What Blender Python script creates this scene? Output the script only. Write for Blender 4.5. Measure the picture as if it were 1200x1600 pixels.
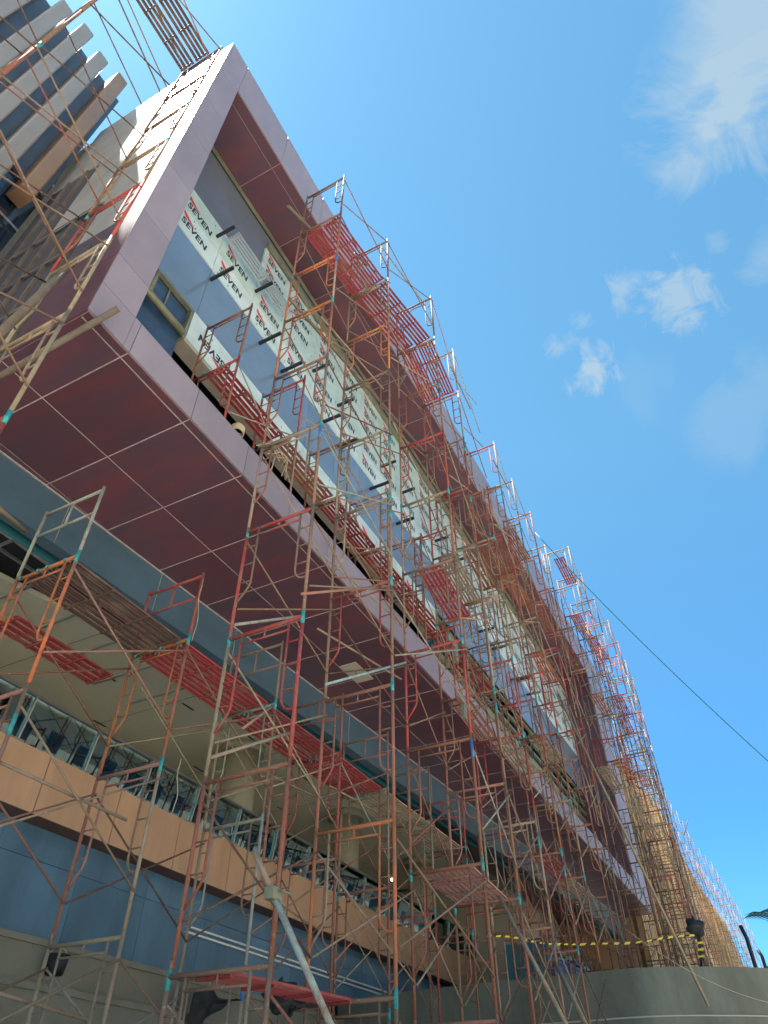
import bpy, math, random
from mathutils import Vector, Matrix
random.seed(7)
sc = bpy.context.scene
for o in list(bpy.data.objects):
    bpy.data.objects.remove(o)

# ------------------------------------------------------------------ camera
# x runs along the facade, y into the building, z up; the lens is the origin
# (eye height 1.6 m, so the pavement lies at z = -1.6)
cam_d = bpy.data.cameras.new("camera")
cam = bpy.data.objects.new("camera", cam_d)
sc.collection.objects.link(cam)
sc.camera = cam
RX = (0.46261718, -0.88655685, -0.00151409)
RD = (0.60368351, 0.3162599, -0.73181001)
RF = (0.64927003, 0.33763385, 0.68150702)
cam.matrix_world = Matrix(((RX[0], -RD[0], -RF[0], 0), (RX[1], -RD[1], -RF[1], 0),
                           (RX[2], -RD[2], -RF[2], 0), (0, 0, 0, 1)))
cam_d.sensor_width = 36
cam_d.lens = 1079.306 / 1600 * 36
cam_d.clip_start = 0.05
cam_d.clip_end = 5000

# ------------------------------------------------------------------ light
SUN = Vector((-0.118, 0.319, 0.94)).normalized()
sd = bpy.data.lights.new("sun", 'SUN')
sd.energy = 5.0
sd.angle = math.radians(0.5)
sd.color = (1.0, 0.95, 0.87)
sun = bpy.data.objects.new("sun", sd)
sc.collection.objects.link(sun)
sun.rotation_euler = SUN.to_track_quat('Z', 'Y').to_euler()

w = bpy.data.worlds.new("World")
sc.world = w
w.use_nodes = True
nt = w.node_tree
nt.nodes.clear()
N = nt.nodes.new
out = N('ShaderNodeOutputWorld')
bg = N('ShaderNodeBackground')
sky = N('ShaderNodeTexSky')
sky.sky_type = 'NISHITA'
sky.sun_disc = False
sky.sun_elevation = math.asin(SUN.z)
sky.sun_rotation = math.atan2(SUN.x, SUN.y)
sky.air_density = 1.0
sky.dust_density = 0.15
sky.ozone_density = 1.0
bg.inputs['Strength'].default_value = 0.0595
L = nt.links.new
tc = N('ShaderNodeTexCoord')

def vm(op, a, b=None):
    n = N('ShaderNodeVectorMath'); n.operation = op
    L(a, n.inputs[0])
    if b is not None:
        if isinstance(b, (tuple, list)): n.inputs[1].default_value = b
        else: L(b, n.inputs[1])
    return n
def mt(op, a, b=None, c=None, clamp=False):
    n = N('ShaderNodeMath'); n.operation = op; n.use_clamp = clamp
    for i, v in enumerate((a, b, c)):
        if v is None: continue
        if isinstance(v, (int, float)): n.inputs[i].default_value = v
        else: L(v, n.inputs[i])
    return n.outputs[0]
def pix_dir(px, py):
    c = ((px - 600) / 1079.306, (py - 800) / 1079.306, 1)
    return Vector([c[0] * RX[i] + c[1] * RD[i] + c[2] * RF[i] for i in range(3)]).normalized()

def cnoise(scale, detail, dist, rough=.6):
    n = N('ShaderNodeTexNoise'); n.inputs['Scale'].default_value = scale; n.inputs['Detail'].default_value = detail
    n.inputs['Roughness'].default_value = rough; n.inputs['Distortion'].default_value = dist
    L(tc.outputs['Generated'], n.inputs['Vector']); return n
noi = cnoise(30, 10, .6, .62); noi2 = cnoise(8, 9, .8, .58)
# clouds: direction, angular radius in degrees, opacity, kind (1 ragged, 2 soft)
CL = [((1165, 170), 8.5, .75, 2), ((1215, 40), 8.0, .7, 2), ((1105, 235), 4.5, .6, 2), ((1064, 465), 4.4, .62, 1), ((1085, 440), 2.6, .5, 1), ((930, 577), 3.4, .75, 1),
      ((972, 450), 2.2, .5, 1), ((966, 470), 1.6, .4, 1), ((872, 545), 1.6, .4, 1), ((890, 535), 1.5, .25, 1), ((1200, 395), 3.2, .42, 2), ((1160, 635), 5.5, .2, 2),
      ((1118, 378), 1.3, .22, 1), ((910, 500), 1.3, .3, 1), ((1030, 590), 4.0, .10, 2)]
total = None
for (p, rad, amt, kind) in CL:
    d = pix_dir(*p)
    dp = vm('DOT_PRODUCT', tc.outputs['Generated'], tuple(d)).outputs['Value']
    ang = mt('ARCCOSINE', mt('MINIMUM', dp, 0.999999))
    fall = mt('SUBTRACT', 1.0, mt('DIVIDE', ang, math.radians(rad)), clamp=True)
    src = noi.outputs['Fac'] if kind == 1 else noi2.outputs['Fac']
    if kind == 1: v = mt('ADD', mt('MULTIPLY', fall, 1.9), mt('MULTIPLY', mt('SUBTRACT', src, 0.5), 4.2)); v = mt('SUBTRACT', v, 0.75)
    else: v = mt('ADD', mt('MULTIPLY', fall, 1.8), mt('MULTIPLY', mt('SUBTRACT', src, 0.5), 5.2)); v = mt('SUBTRACT', v, 0.42)
    v = mt('MULTIPLY', mt('MINIMUM', mt('MAXIMUM', v, 0.0), 1.0), mt('MINIMUM', mt('MULTIPLY', fall, 3.0), 1.0))
    v = mt('MULTIPLY', v, amt)
    total = v if total is None else mt('MAXIMUM', total, v)
mix = N('ShaderNodeMix'); mix.data_type = 'RGBA'
L(total, mix.inputs['Factor'])
sat = N('ShaderNodeHueSaturation'); sat.inputs['Saturation'].default_value = 1.0
L(sky.outputs['Color'], sat.inputs['Color'])
tint = N('ShaderNodeMix'); tint.data_type = 'RGBA'; tint.blend_type = 'MULTIPLY'; tint.inputs['Factor'].default_value = 1
sepz = N('ShaderNodeSeparateXYZ'); L(tc.outputs['Generated'], sepz.inputs[0])
hr = N('ShaderNodeValToRGB'); hr.color_ramp.elements[0].position = 0.30; hr.color_ramp.elements[1].position = 0.72
hr.color_ramp.elements[0].color = (0.30, 0.70, 0.93, 1); hr.color_ramp.elements[1].color = (0.63, 1.05, 1.0, 1)
L(sepz.outputs[2], hr.inputs[0]); L(hr.outputs[0], tint.inputs['B'])
L(sat.outputs['Color'], tint.inputs['A'])
L(tint.outputs['Result'], mix.inputs['A'])
mix.inputs['B'].default_value = (2.05, 2.6, 2.95, 1)
L(mix.outputs['Result'], bg.inputs['Color'])
L(bg.outputs[0], out.inputs[0])

sc.view_settings.view_transform = 'Standard'
sc.view_settings.look = 'None'
sc.view_settings.gamma = 1
sc.view_settings.exposure = 2.15
sc.cycles.max_bounces = 7
sc.cycles.diffuse_bounces = 4
sc.cycles.glossy_bounces = 4

# ------------------------------------------------------------------ helpers
COL = sc.collection

class MB:
    """collects shapes into one mesh"""
    def __init__(s):
        s.v = []; s.f = []; s.m = []; s.sm = []
    def quad(s, a, b, c, d, m=0):
        i = len(s.v); s.v += [tuple(a), tuple(b), tuple(c), tuple(d)]
        s.f.append((i, i + 1, i + 2, i + 3)); s.m.append(m); s.sm.append(False)
    def poly(s, pts, m=0):
        i = len(s.v); s.v += [tuple(p) for p in pts]
        s.f.append(tuple(range(i, i + len(pts)))); s.m.append(m); s.sm.append(False)
    def box(s, x0, x1, y0, y1, z0, z1, m=0):
        i = len(s.v)
        s.v += [(x0, y0, z0), (x1, y0, z0), (x1, y1, z0), (x0, y1, z0), (x0, y0, z1), (x1, y0, z1), (x1, y1, z1), (x0, y1, z1)]
        for q in ((0, 3, 2, 1), (4, 5, 6, 7), (0, 1, 5, 4), (1, 2, 6, 5), (2, 3, 7, 6), (3, 0, 4, 7)):
            s.f.append(tuple(i + k for k in q)); s.m.append(m); s.sm.append(False)
    def bar(s, p, q, wx, wy, m=0, up=(0, 0, 1)):
        """rectangular bar p->q"""
        p = Vector(p); q = Vector(q); d = (q - p).normalized()
        u = Vector(up)
        if abs(d.dot(u)) > 0.95: u = Vector((1, 0, 0))
        a = d.cross(u).normalized(); b = a.cross(d)
        i = len(s.v)
        for c in (p, q):
            for (sx, sy) in ((-1, -1), (1, -1), (1, 1), (-1, 1)):
                s.v.append(tuple(c + a * sx * wx / 2 + b * sy * wy / 2))
        for f in ((0, 1, 2, 3), (7, 6, 5, 4), (0, 4, 5, 1), (1, 5, 6, 2), (2, 6, 7, 3), (3, 7, 4, 0)):
            s.f.append(tuple(i + k for k in f)); s.m.append(m); s.sm.append(False)
    def tube(s, pts, r, n=8, m=0, cap=True, r2=None):
        pts = [Vector(p) for p in pts]
        rings = []
        prev = None
        for k, p in enumerate(pts):
            if k == 0: d = pts[1] - p
            elif k == len(pts) - 1: d = p - pts[-2]
            else: d = (pts[k + 1] - pts[k - 1])
            d.normalize()
            if prev is None:
                u = Vector((0, 0, 1)) if abs(d.z) < 0.9 else Vector((1, 0, 0))
                a = d.cross(u).normalized()
            else:
                a = (prev - d * prev.dot(d)).normalized()
            prev = a
            b = d.cross(a)
            rr = r if r2 is None else r + (r2 - r) * k / (len(pts) - 1)
            i = len(s.v)
            for j in range(n):
                t = 2 * math.pi * j / n
                s.v.append(tuple(p + a * rr * math.cos(t) + b * rr * math.sin(t)))
            rings.append(i)
        for k in range(len(rings) - 1):
            for j in range(n):
                s.f.append((rings[k] + j, rings[k] + (j + 1) % n, rings[k + 1] + (j + 1) % n, rings[k + 1] + j))
                s.m.append(m); s.sm.append(True)
        if cap:
            s.f.append(tuple(rings[0] + j for j in range(n))[::-1]); s.m.append(m); s.sm.append(False)
            s.f.append(tuple(rings[-1] + j for j in range(n))); s.m.append(m); s.sm.append(False)
    def mesh(s, name, mats):
        me = bpy.data.meshes.new(name)
        me.from_pydata(s.v, [], s.f)
        for mm in (mats if isinstance(mats, (list, tuple)) else [mats]): me.materials.append(mm)
        me.polygons.foreach_set('material_index', s.m)
        me.polygons.foreach_set('use_smooth', s.sm)
        me.update()
        return me
    def build(s, name, mats, parent=None, loc=(0, 0, 0)):
        return link(name, s.mesh(name, mats), parent, loc)

def link(name, me, parent=None, loc=(0, 0, 0), color=None):
    o = bpy.data.objects.new(name, me)
    COL.objects.link(o)
    o.location = loc
    if parent is not None: o.parent = parent
    if color is not None: o.color = (*color, 1)
    return o
def tag(o, label=None, cat=None, group=None, kind=None):
    if label: o['label'] = label
    if cat: o['category'] = cat
    if group: o['group'] = group
    if kind: o['kind'] = kind
    return o
def thing(name, label, cat, loc=(0, 0, 0), group=None):
    o = bpy.data.objects.new(name, None)
    o.empty_display_size = 0.2
    COL.objects.link(o)
    o.location = loc
    return tag(o, label, cat, group)

# ------------------------------------------------------------------ materials
def mat(name, col, rough=0.6, metal=0.0, var=0.0, vscale=3.0, bump=0.0, bscale=40.0, streak=None, spec=0.5, col2=None, coat=0.0, coat_rough=0.1, island=0.0):
    m = bpy.data.materials.new(name); m.use_nodes = True
    t = m.node_tree; b = t.nodes['Principled BSDF']
    b.inputs['Roughness'].default_value = rough
    b.inputs['Metallic'].default_value = metal
    b.inputs['Specular IOR Level'].default_value = spec
    b.inputs['Coat Weight'].default_value = coat
    b.inputs['Coat Roughness'].default_value = coat_rough
    b.inputs['Base Color'].default_value = (*col, 1)
    g = t.nodes.new('ShaderNodeNewGeometry')
    if var or streak or col2:
        n = t.nodes.new('ShaderNodeTexNoise'); n.inputs['Scale'].default_value = vscale
        n.inputs['Detail'].default_value = 8; n.inputs['Roughness'].default_value = 0.65
        mp = t.nodes.new('ShaderNodeMapping')
        if streak: mp.inputs['Scale'].default_value = streak
        t.links.new(g.outputs['Position'], mp.inputs['Vector'])
        t.links.new(mp.outputs[0], n.inputs['Vector'])
        r = t.nodes.new('ShaderNodeValToRGB')
        r.color_ramp.elements[0].position = 0.36; r.color_ramp.elements[1].position = 0.66
        c2 = col2 if col2 else tuple(min(1, c * (1 + var)) for c in col)
        c1 = col if col2 else tuple(c * (1 - var) for c in col)
        r.color_ramp.elements[0].color = (*c1, 1); r.color_ramp.elements[1].color = (*c2, 1)
        t.links.new(n.outputs['Fac'], r.inputs[0])
        t.links.new(r.outputs[0], b.inputs['Base Color'])
    if island:
        src = b.inputs['Base Color'].links[0].from_socket if b.inputs['Base Color'].links else None
        ma = t.nodes.new('ShaderNodeMath'); ma.operation = 'MULTIPLY_ADD'; ma.inputs[1].default_value = 2 * island; ma.inputs[2].default_value = 1 - island
        t.links.new(g.outputs['Random Per Island'], ma.inputs[0])
        mu = t.nodes.new('ShaderNodeVectorMath'); mu.operation = 'SCALE'
        if src: t.links.new(src, mu.inputs[0])
        else: mu.inputs[0].default_value = col
        t.links.new(ma.outputs[0], mu.inputs['Scale']); t.links.new(mu.outputs[0], b.inputs['Base Color'])
    if bump:
        n2 = t.nodes.new('ShaderNodeTexNoise'); n2.inputs['Scale'].default_value = bscale; n2.inputs['Detail'].default_value = 5
        t.links.new(g.outputs['Position'], n2.inputs['Vector'])
        bp = t.nodes.new('ShaderNodeBump'); bp.inputs['Strength'].default_value = bump; bp.inputs['Distance'].default_value = 0.02
        t.links.new(n2.outputs['Fac'], bp.inputs['Height']); t.links.new(bp.outputs[0], b.inputs['Normal'])
    return m

M = {}
M['mauve'] = mat('mauve_panel', (0.27, 0.205, 0.215), 0.38, 0.15, 0.10, 0.9, 0.03, 2.0, spec=0.5, streak=(1.2, 1.2, .5), island=.06)
M['endwall'] = mat('pale_metal_panel', (0.45, 0.42, 0.38), 0.30, 0.35, 0.14, 1.2, 0.05, 2.0, island=.05)
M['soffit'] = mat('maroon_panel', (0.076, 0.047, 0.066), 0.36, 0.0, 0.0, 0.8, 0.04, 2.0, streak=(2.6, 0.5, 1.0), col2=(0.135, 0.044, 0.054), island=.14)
M['joint'] = mat('pale_joint', (0.40, 0.335, 0.31), 0.8, 0, 0.2, 6)
M['darkjoint'] = mat('dark_joint', (0.06, 0.05, 0.055), 0.8)
M['greywall'] = mat('grey_wall_panel', (0.115, 0.125, 0.155), 0.6, 0, 0.10, 1.0)
M['bluegrey'] = mat('blue_grey_panel', (0.19, 0.25, 0.315), 0.17, 0.25, 0.08, 0.7, 0.03, 1.6, island=.05)
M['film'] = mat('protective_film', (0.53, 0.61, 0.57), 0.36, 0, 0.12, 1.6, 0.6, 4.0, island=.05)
M['filmshade'] = mat('protective_film_shaded', (0.43, 0.52, 0.46), 0.36, 0, 0.14, 1.6, 0.6, 4.0, island=.06)  # the same film, with its shaded greenish look put into the colour
M['filmback'] = mat('panel_back', (0.33, 0.29, 0.24), 0.6, 0, 0.1, 2)
M['ink'] = mat('black_ink', (0.015, 0.017, 0.02), 0.6)
M['red'] = mat('red_ink', (0.62, 0.035, 0.03), 0.55)
M['void'] = mat('dark_concrete', (0.035, 0.036, 0.038), 0.9, 0, 0.3, 1.5)
M['glassdark'] = mat('dark_glass', (0.018, 0.03, 0.05), 0.06, 0, 0.2, 0.8, spec=0.8)
M['windowblue'] = mat('blue_dark_glass', (0.03, 0.065, 0.115), 0.12, 0, 0.35, 0.9, spec=0.6)
M['olive'] = mat('olive_channel', (0.20, 0.195, 0.12), 0.55, 0.2, 0.25, 3)
M['aptwall'] = mat('block_render', (0.30, 0.30, 0.27), 0.9, 0, 0.2, 0.3)
M['black'] = mat('black_steel', (0.02, 0.022, 0.026), 0.5, 0.3)
M['beam'] = mat('slate_beam_panel', (0.054, 0.098, 0.135), 0.45, 0, 0.16, 1.0, 0.03, 2.0, streak=(.6, 1, 1))
M['teal'] = mat('teal_trim', (0.03, 0.16, 0.19), 0.5)
M['ceiling'] = mat('beige_ceiling', (0.74, 0.70, 0.53), 0.85, 0, 0.06, 0.6)
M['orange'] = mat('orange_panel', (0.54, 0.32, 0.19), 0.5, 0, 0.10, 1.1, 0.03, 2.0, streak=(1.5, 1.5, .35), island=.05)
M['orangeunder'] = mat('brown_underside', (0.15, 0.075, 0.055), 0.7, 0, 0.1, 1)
M['bluetile'] = mat('blue_tile', (0.078, 0.165, 0.25), 0.33, 0, 0.20, 1.0, 0.03, 2.0, streak=(1.3, 1.3, .4), island=.10)
M['tilejoint'] = mat('tile_joint', (0.16, 0.21, 0.27), 0.7)
M['concrete'] = mat('concrete', (0.135, 0.14, 0.11), 0.85, 0, 0.25, 1.0, 0.35, 9, streak=(1, 1, .5))
M['concrete2'] = mat('beige_render', (0.40, 0.35, 0.27), 0.85, 0, 0.08, 0.8)
M['ledge'] = mat('ledge_render', (0.185, 0.18, 0.14), 0.85, 0, 0.18, 0.8, 0.3, 12)
M['ground'] = mat('pavement', (0.50, 0.47, 0.41), 0.9, 0, 0.15, 0.5, 0.2, 20)
M['chrome'] = mat('rail_metal', (0.55, 0.56, 0.55), 0.3, 0.8)
M['finbeige'] = mat('beige_fin', (0.33, 0.27, 0.215), 0.35, 0.3, 0.10, 1, streak=(1, 1, .3), island=.08)
M['finorange'] = mat('copper_fin', (0.36, 0.20, 0.11), 0.3, 0.35, 0.1, 1)
M['finwall'] = mat('grey_wing_wall', (0.125, 0.13, 0.14), 0.3, 0.25, 0.2, 0.8)
M['column'] = mat('beige_column', (0.34, 0.31, 0.22), 0.7, 0, 0.06, 1)
M['tealpaint'] = mat('teal_spray_band', (0.025, 0.26, 0.245), 0.6, 0, 0.35, 12)
M['bluepaint'] = mat('blue_spray_band', (0.03, 0.14, 0.36), 0.6, 0, 0.25, 12)
M['blackcloth'] = mat('black_cloth', (0.012, 0.014, 0.016), 0.7, 0, 0.3, 8, 0.5, 20)
M['yellow'] = mat('yellow_tape', (0.75, 0.55, 0.03), 0.5)
M['white'] = mat('white_plastic', (0.72, 0.72, 0.70), 0.5)
M['blue'] = mat('blue_shutter', (0.03, 0.10, 0.28), 0.5, 0, 0.15, 2)
M['timber'] = mat('weathered_timber', (0.135, 0.10, 0.07), 0.8, 0, 0.25, 3, 0.3, 30)
M['rope'] = mat('rope', (0.42, 0.34, 0.22), 0.9, 0, 0.2, 10)
M['leaf'] = mat('palm_leaf', (0.05, 0.085, 0.03), 0.5, 0, 0.3, 4)
M['trunk'] = mat('palm_trunk', (0.16, 0.12, 0.085), 0.9, 0, 0.3, 6)

def steel_material():
    m = bpy.data.materials.new('painted_scaffold_steel'); m.use_nodes = True
    t = m.node_tree; b = t.nodes['Principled BSDF']
    oi = t.nodes.new('ShaderNodeObjectInfo'); g = t.nodes.new('ShaderNodeNewGeometry')
    n = t.nodes.new('ShaderNodeTexNoise'); n.inputs['Scale'].default_value = 5.5; n.inputs['Detail'].default_value = 8
    n.inputs['Roughness'].default_value = 0.7
    t.links.new(g.outputs['Position'], n.inputs['Vector'])
    r = t.nodes.new('ShaderNodeValToRGB'); r.color_ramp.elements[0].position = 0.47; r.color_ramp.elements[1].position = 0.68
    t.links.new(n.outputs['Fac'], r.inputs[0])
    mx = t.nodes.new('ShaderNodeMix'); mx.data_type = 'RGBA'
    t.links.new(r.outputs[0], mx.inputs['Factor'])
    t.links.new(oi.outputs['Color'], mx.inputs['A'])
    mx.inputs['B'].default_value = (0.19, 0.125, 0.085, 1)
    n2 = t.nodes.new('ShaderNodeTexNoise'); n2.inputs['Scale'].default_value = 26; n2.inputs['Detail'].default_value = 4
    t.links.new(g.outputs['Position'], n2.inputs['Vector'])
    r2 = t.nodes.new('ShaderNodeValToRGB'); r2.color_ramp.elements[0].position = 0.62; r2.color_ramp.elements[1].position = 0.74
    t.links.new(n2.outputs['Fac'], r2.inputs[0])
    mx2 = t.nodes.new('ShaderNodeMix'); mx2.data_type = 'RGBA'
    t.links.new(r2.outputs[0], mx2.inputs['Factor']); t.links.new(mx.outputs['Result'], mx2.inputs['A'])
    mx2.inputs['B'].default_value = (0.30, 0.26, 0.21, 1)
    t.links.new(mx2.outputs['Result'], b.inputs['Base Color'])
    b.inputs['Roughness'].default_value = 0.75; b.inputs['Specular IOR Level'].default_value = 0.25
    return m
M['steel'] = steel_material()

def board_material():
    m = bpy.data.materials.new('painted_board'); m.use_nodes = True
    t = m.node_tree; b = t.nodes['Principled BSDF']
    oi = t.nodes.new('ShaderNodeObjectInfo'); g = t.nodes.new('ShaderNodeNewGeometry')
    n = t.nodes.new('ShaderNodeTexNoise'); n.inputs['Scale'].default_value = 2.5; n.inputs['Detail'].default_value = 7
    t.links.new(g.outputs['Position'], n.inputs['Vector'])
    r = t.nodes.new('ShaderNodeValToRGB'); r.color_ramp.elements[0].position = 0.5; r.color_ramp.elements[1].position = 0.8
    t.links.new(n.outputs['Fac'], r.inputs[0])
    mx = t.nodes.new('ShaderNodeMix'); mx.data_type = 'RGBA'; t.links.new(r.outputs[0], mx.inputs['Factor'])
    t.links.new(oi.outputs['Color'], mx.inputs['A']); mx.inputs['B'].default_value = (0.22, 0.13, 0.09, 1)
    t.links.new(mx.outputs['Result'], b.inputs['Base Color']); b.inputs['Roughness'].default_value = 0.7
    return m
M['board'] = board_material()

def slat_wood():
    """golden-brown vertical boards, one tone per board"""
    m = bpy.data.materials.new('golden_slats'); m.use_nodes = True
    t = m.node_tree; b = t.nodes['Principled BSDF']; g = t.nodes.new('ShaderNodeNewGeometry')
    sp = t.nodes.new('ShaderNodeSeparateXYZ'); t.links.new(g.outputs['Position'], sp.inputs[0])
    fl = t.nodes.new('ShaderNodeMath'); fl.operation = 'FLOOR'
    ml = t.nodes.new('ShaderNodeMath'); ml.operation = 'MULTIPLY'; ml.inputs[1].default_value = 1 / 0.45
    t.links.new(sp.outputs[0], ml.inputs[0]); t.links.new(ml.outputs[0], fl.inputs[0])
    wn = t.nodes.new('ShaderNodeTexWhiteNoise'); wn.noise_dimensions = '1D'; t.links.new(fl.outputs[0], wn.inputs['W'])
    r = t.nodes.new('ShaderNodeValToRGB'); r.color_ramp.elements[0].color = (0.27, 0.155, 0.045, 1); r.color_ramp.elements[1].color = (0.50, 0.32, 0.115, 1)
    t.links.new(wn.outputs['Value'], r.inputs[0]); t.links.new(r.outputs[0], b.inputs['Base Color'])
    b.inputs['Roughness'].default_value = 0.55
    return m
M['slats'] = slat_wood()

def glass_material():
    m = bpy.data.materials.new('balustrade_glass'); m.use_nodes = True
    t = m.node_tree; t.nodes.clear()
    o = t.nodes.new('ShaderNodeOutputMaterial'); mx = t.nodes.new('ShaderNodeMixShader')
    tr = t.nodes.new('ShaderNodeBsdfTransparent'); gl = t.nodes.new('ShaderNodeBsdfGlossy')
    tr.inputs['Color'].default_value = (0.62, 0.80, 0.76, 1); gl.inputs['Roughness'].default_value = 0.015
    gl.inputs['Color'].default_value = (0.62, 0.78, 0.76, 1)
    fr = t.nodes.new('ShaderNodeFresnel'); fr.inputs['IOR'].default_value = 2.6
    t.links.new(fr.outputs[0], mx.inputs[0]); t.links.new(tr.outputs[0], mx.inputs[1]); t.links.new(gl.outputs[0], mx.inputs[2])
    t.links.new(mx.outputs[0], o.inputs[0])
    return m
M['glass'] = glass_material()

def bulb_material():
    m = bpy.data.materials.new('lit_bulb'); m.use_nodes = True
    b = m.node_tree.nodes['Principled BSDF']
    b.inputs['Emission Color'].default_value = (1, 0.72, 0.35, 1); b.inputs['Emission Strength'].default_value = 3.0
    return m
M['bulb'] = bulb_material()

# ------------------------------------------------------------------ ground
g = MB(); S = 1500
g.quad((-S, -S, -1.6), (S, -S, -1.6), (S, S, -1.6), (-S, S, -1.6))
tag(g.build('ground', M['ground']), kind='structure')

# ------------------------------------------------------------------ the mall building: projecting box over a balcony floor
YF = 6.0; X0 = 2.63; X1 = 40.0; ZB = 8.64; ZT = 22.4; ZI0 = 9.40; ZI1 = 20.4; XI0 = 3.31; XI1 = 37.0; YW = 7.5
mall = thing('mall_building', 'long unfinished building with mauve framed projecting box above an orange balcony band', 'building', (X0, YF, -1.6))
def part(mb, name, mats, parent=None):
    """build with world coordinates under the mall's empty"""
    o = mb.build(name, mats)
    p = parent or mall
    o.parent = p
    off = Vector(p.location)
    q = p
    while q.parent is not None:
        q = q.parent; off += Vector(q.location)
    o.location = -off
    return o
def subpart(mb, name, mats, parent):
    o = mb.build(name, mats); o.parent = parent
    return o           # parent already carries the offset, vertices stay in world coordinates

# front frame: separate cassettes with dark open joints behind
JZ = [ZB, 9.38, 10.27, 11.87, 13.93, 15.96, 17.98, 20.07, ZT]
gap = 0.012
f = MB()
f.box(X0 + .02, XI0 - .02, YF + .03, YF + .45, ZB + .02, ZT - .02, 1)
for a, b in zip(JZ[:-1], JZ[1:]):
    f.box(X0, XI0, YF, YF + .03, a + gap / 2, b - gap / 2, 0)
    f.box(XI0 - .02, XI0, YF + .03, YW, max(a, ZI0) + gap / 2, min(b, ZI1) - gap / 2, 0) if b > ZI0 + .1 and a < ZI1 - .1 else None
part(f, 'side_fascia', [M['mauve'], M['darkjoint']])
f = MB()
f.box(XI1 + .02, X1 - .02, YF + .03, YF + .45, ZB + .02, ZT - .02, 1)
for a, b in zip(JZ[:-1], JZ[1:]):
    f.box(XI1, X1, YF, YF + .03, a + gap / 2, b - gap / 2, 0)
part(f, 'side_fascia', [M['mauve'], M['darkjoint']])
JX = [XI0]
x = 3.44
while x < XI1 - 1.4:
    JX.append(x if len(JX) > 1 else x); x += 1.405
JX = [XI0] + [3.44 + 1.405 * k for k in range(0, 26) if 3.44 + 1.405 * k < XI1 - .5] + [XI1]
f = MB()
f.box(XI0, XI1, YF + .035, YF + .4, ZB + .02, ZI0 - .03, 1)
for a, b in zip(JX[:-1], JX[1:]):
    f.box(a + gap / 2, b - gap / 2, YF, YF + .035, ZB, ZI0, 0)
    f.box(a + gap / 2, b - gap / 2, YF + .035, YF + .5, ZI0 - .03, ZI0, 0)
part(f, 'lower_fascia', [M['mauve'], M['darkjoint']])
f = MB()
JT = [XI0] + [XI0 + 2.03 * k for k in range(1, 18) if XI0 + 2.03 * k < XI1 - .8] + [XI1]
f.box(XI0, XI1, YF + .035, YF + .4, ZI1 + .02, ZT - .02, 1)
for a, b in zip(JT[:-1], JT[1:]):
    f.box(a + gap / 2, b - gap / 2, YF, YF + .035, ZI1, ZT, 0)
part(f, 'upper_fascia', [M['mauve'], M['darkjoint']])
# end wall
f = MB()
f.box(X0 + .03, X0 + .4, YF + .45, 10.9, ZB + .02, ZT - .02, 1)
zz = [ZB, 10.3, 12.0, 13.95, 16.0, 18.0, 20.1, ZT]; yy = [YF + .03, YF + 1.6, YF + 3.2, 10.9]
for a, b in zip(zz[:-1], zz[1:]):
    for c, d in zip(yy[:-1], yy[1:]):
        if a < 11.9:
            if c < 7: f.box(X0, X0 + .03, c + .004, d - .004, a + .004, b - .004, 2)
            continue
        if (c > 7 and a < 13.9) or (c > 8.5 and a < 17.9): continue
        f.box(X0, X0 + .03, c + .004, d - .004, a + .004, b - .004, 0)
y_ = 7.75
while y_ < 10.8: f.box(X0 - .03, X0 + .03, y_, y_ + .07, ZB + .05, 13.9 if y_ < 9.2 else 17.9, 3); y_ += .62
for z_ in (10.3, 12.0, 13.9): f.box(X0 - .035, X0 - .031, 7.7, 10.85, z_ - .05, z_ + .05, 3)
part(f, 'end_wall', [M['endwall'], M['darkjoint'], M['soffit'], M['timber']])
f = MB(); f.box(X0 + .1, X1 - .1, YF + .45, 30, ZT - .35, ZT - .05, 0); part(f, 'roof_slab', [M['void']])
# far end wall
f = MB(); f.box(X1 - .4, X1, YF + .45, 12, ZB, ZT - .02, 0); part(f, 'end_wall', [M['soffit']])
# soffit under the box: maroon panels, pale joints
def beam_y(x): return 9.27 - 0.048 * (x - 4)
f = MB()
XS = [X0 + .03] + [3.44 + 1.405 * k for k in range(0, 26)] + [X1]
YS = [YF + .03, 6.17, 7.77, 9.12, 10.6]
f.quad((X0 + .02, YF + .03, ZB + .01), (X1, YF + .03, ZB + .01), (X1, 11, ZB + .01), (X0 + .02, 11, ZB + .01), 1)
for i, (a, b) in enumerate(zip(XS[:-1], XS[1:])):
    for j, (c, d) in enumerate(zip(YS[:-1], YS[1:])):
        gx = .011; gy = .010 if j != 2 else .004
        z = ZB - .012 - random.random() * .004
        f.box(a + gx, b - gx, c + gy, d - gy, z, ZB + .005, 0)
for x_ in XS[1:-1]: f.box(x_ - .008, x_ + .008, YF + .04, 10.0, ZB - .019, ZB - .010, 1)
for y_, w_, xe in ((6.17, .008, X1), (7.77, .008, X1)): f.box(X0 + .05, xe, y_ - w_, y_ + w_, ZB - .0215, ZB - .0195, 1)
for k_ in range(0, 24, 1):
    if k_ % 5 != 2: f.box(3.44 + 1.405 * k_ + .02, 3.44 + 1.405 * (k_ + 1) - .02, 9.12 - .004, 9.12 + .004, ZB - .0215, ZB - .0195, 1)
sof = part(f, 'soffit', [M['soffit'], M['joint']])
f = MB()
f.box(12.55, 13.45, 7.3, 7.75, ZB - .03, ZB - .017, 0); f.bar((12.9, 7.5, ZB - .032), (13.05, 7.56, ZB - .032), .02, .004, 1)
part(f, 'access_hatch', [M['concrete2'], M['ink']])
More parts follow.
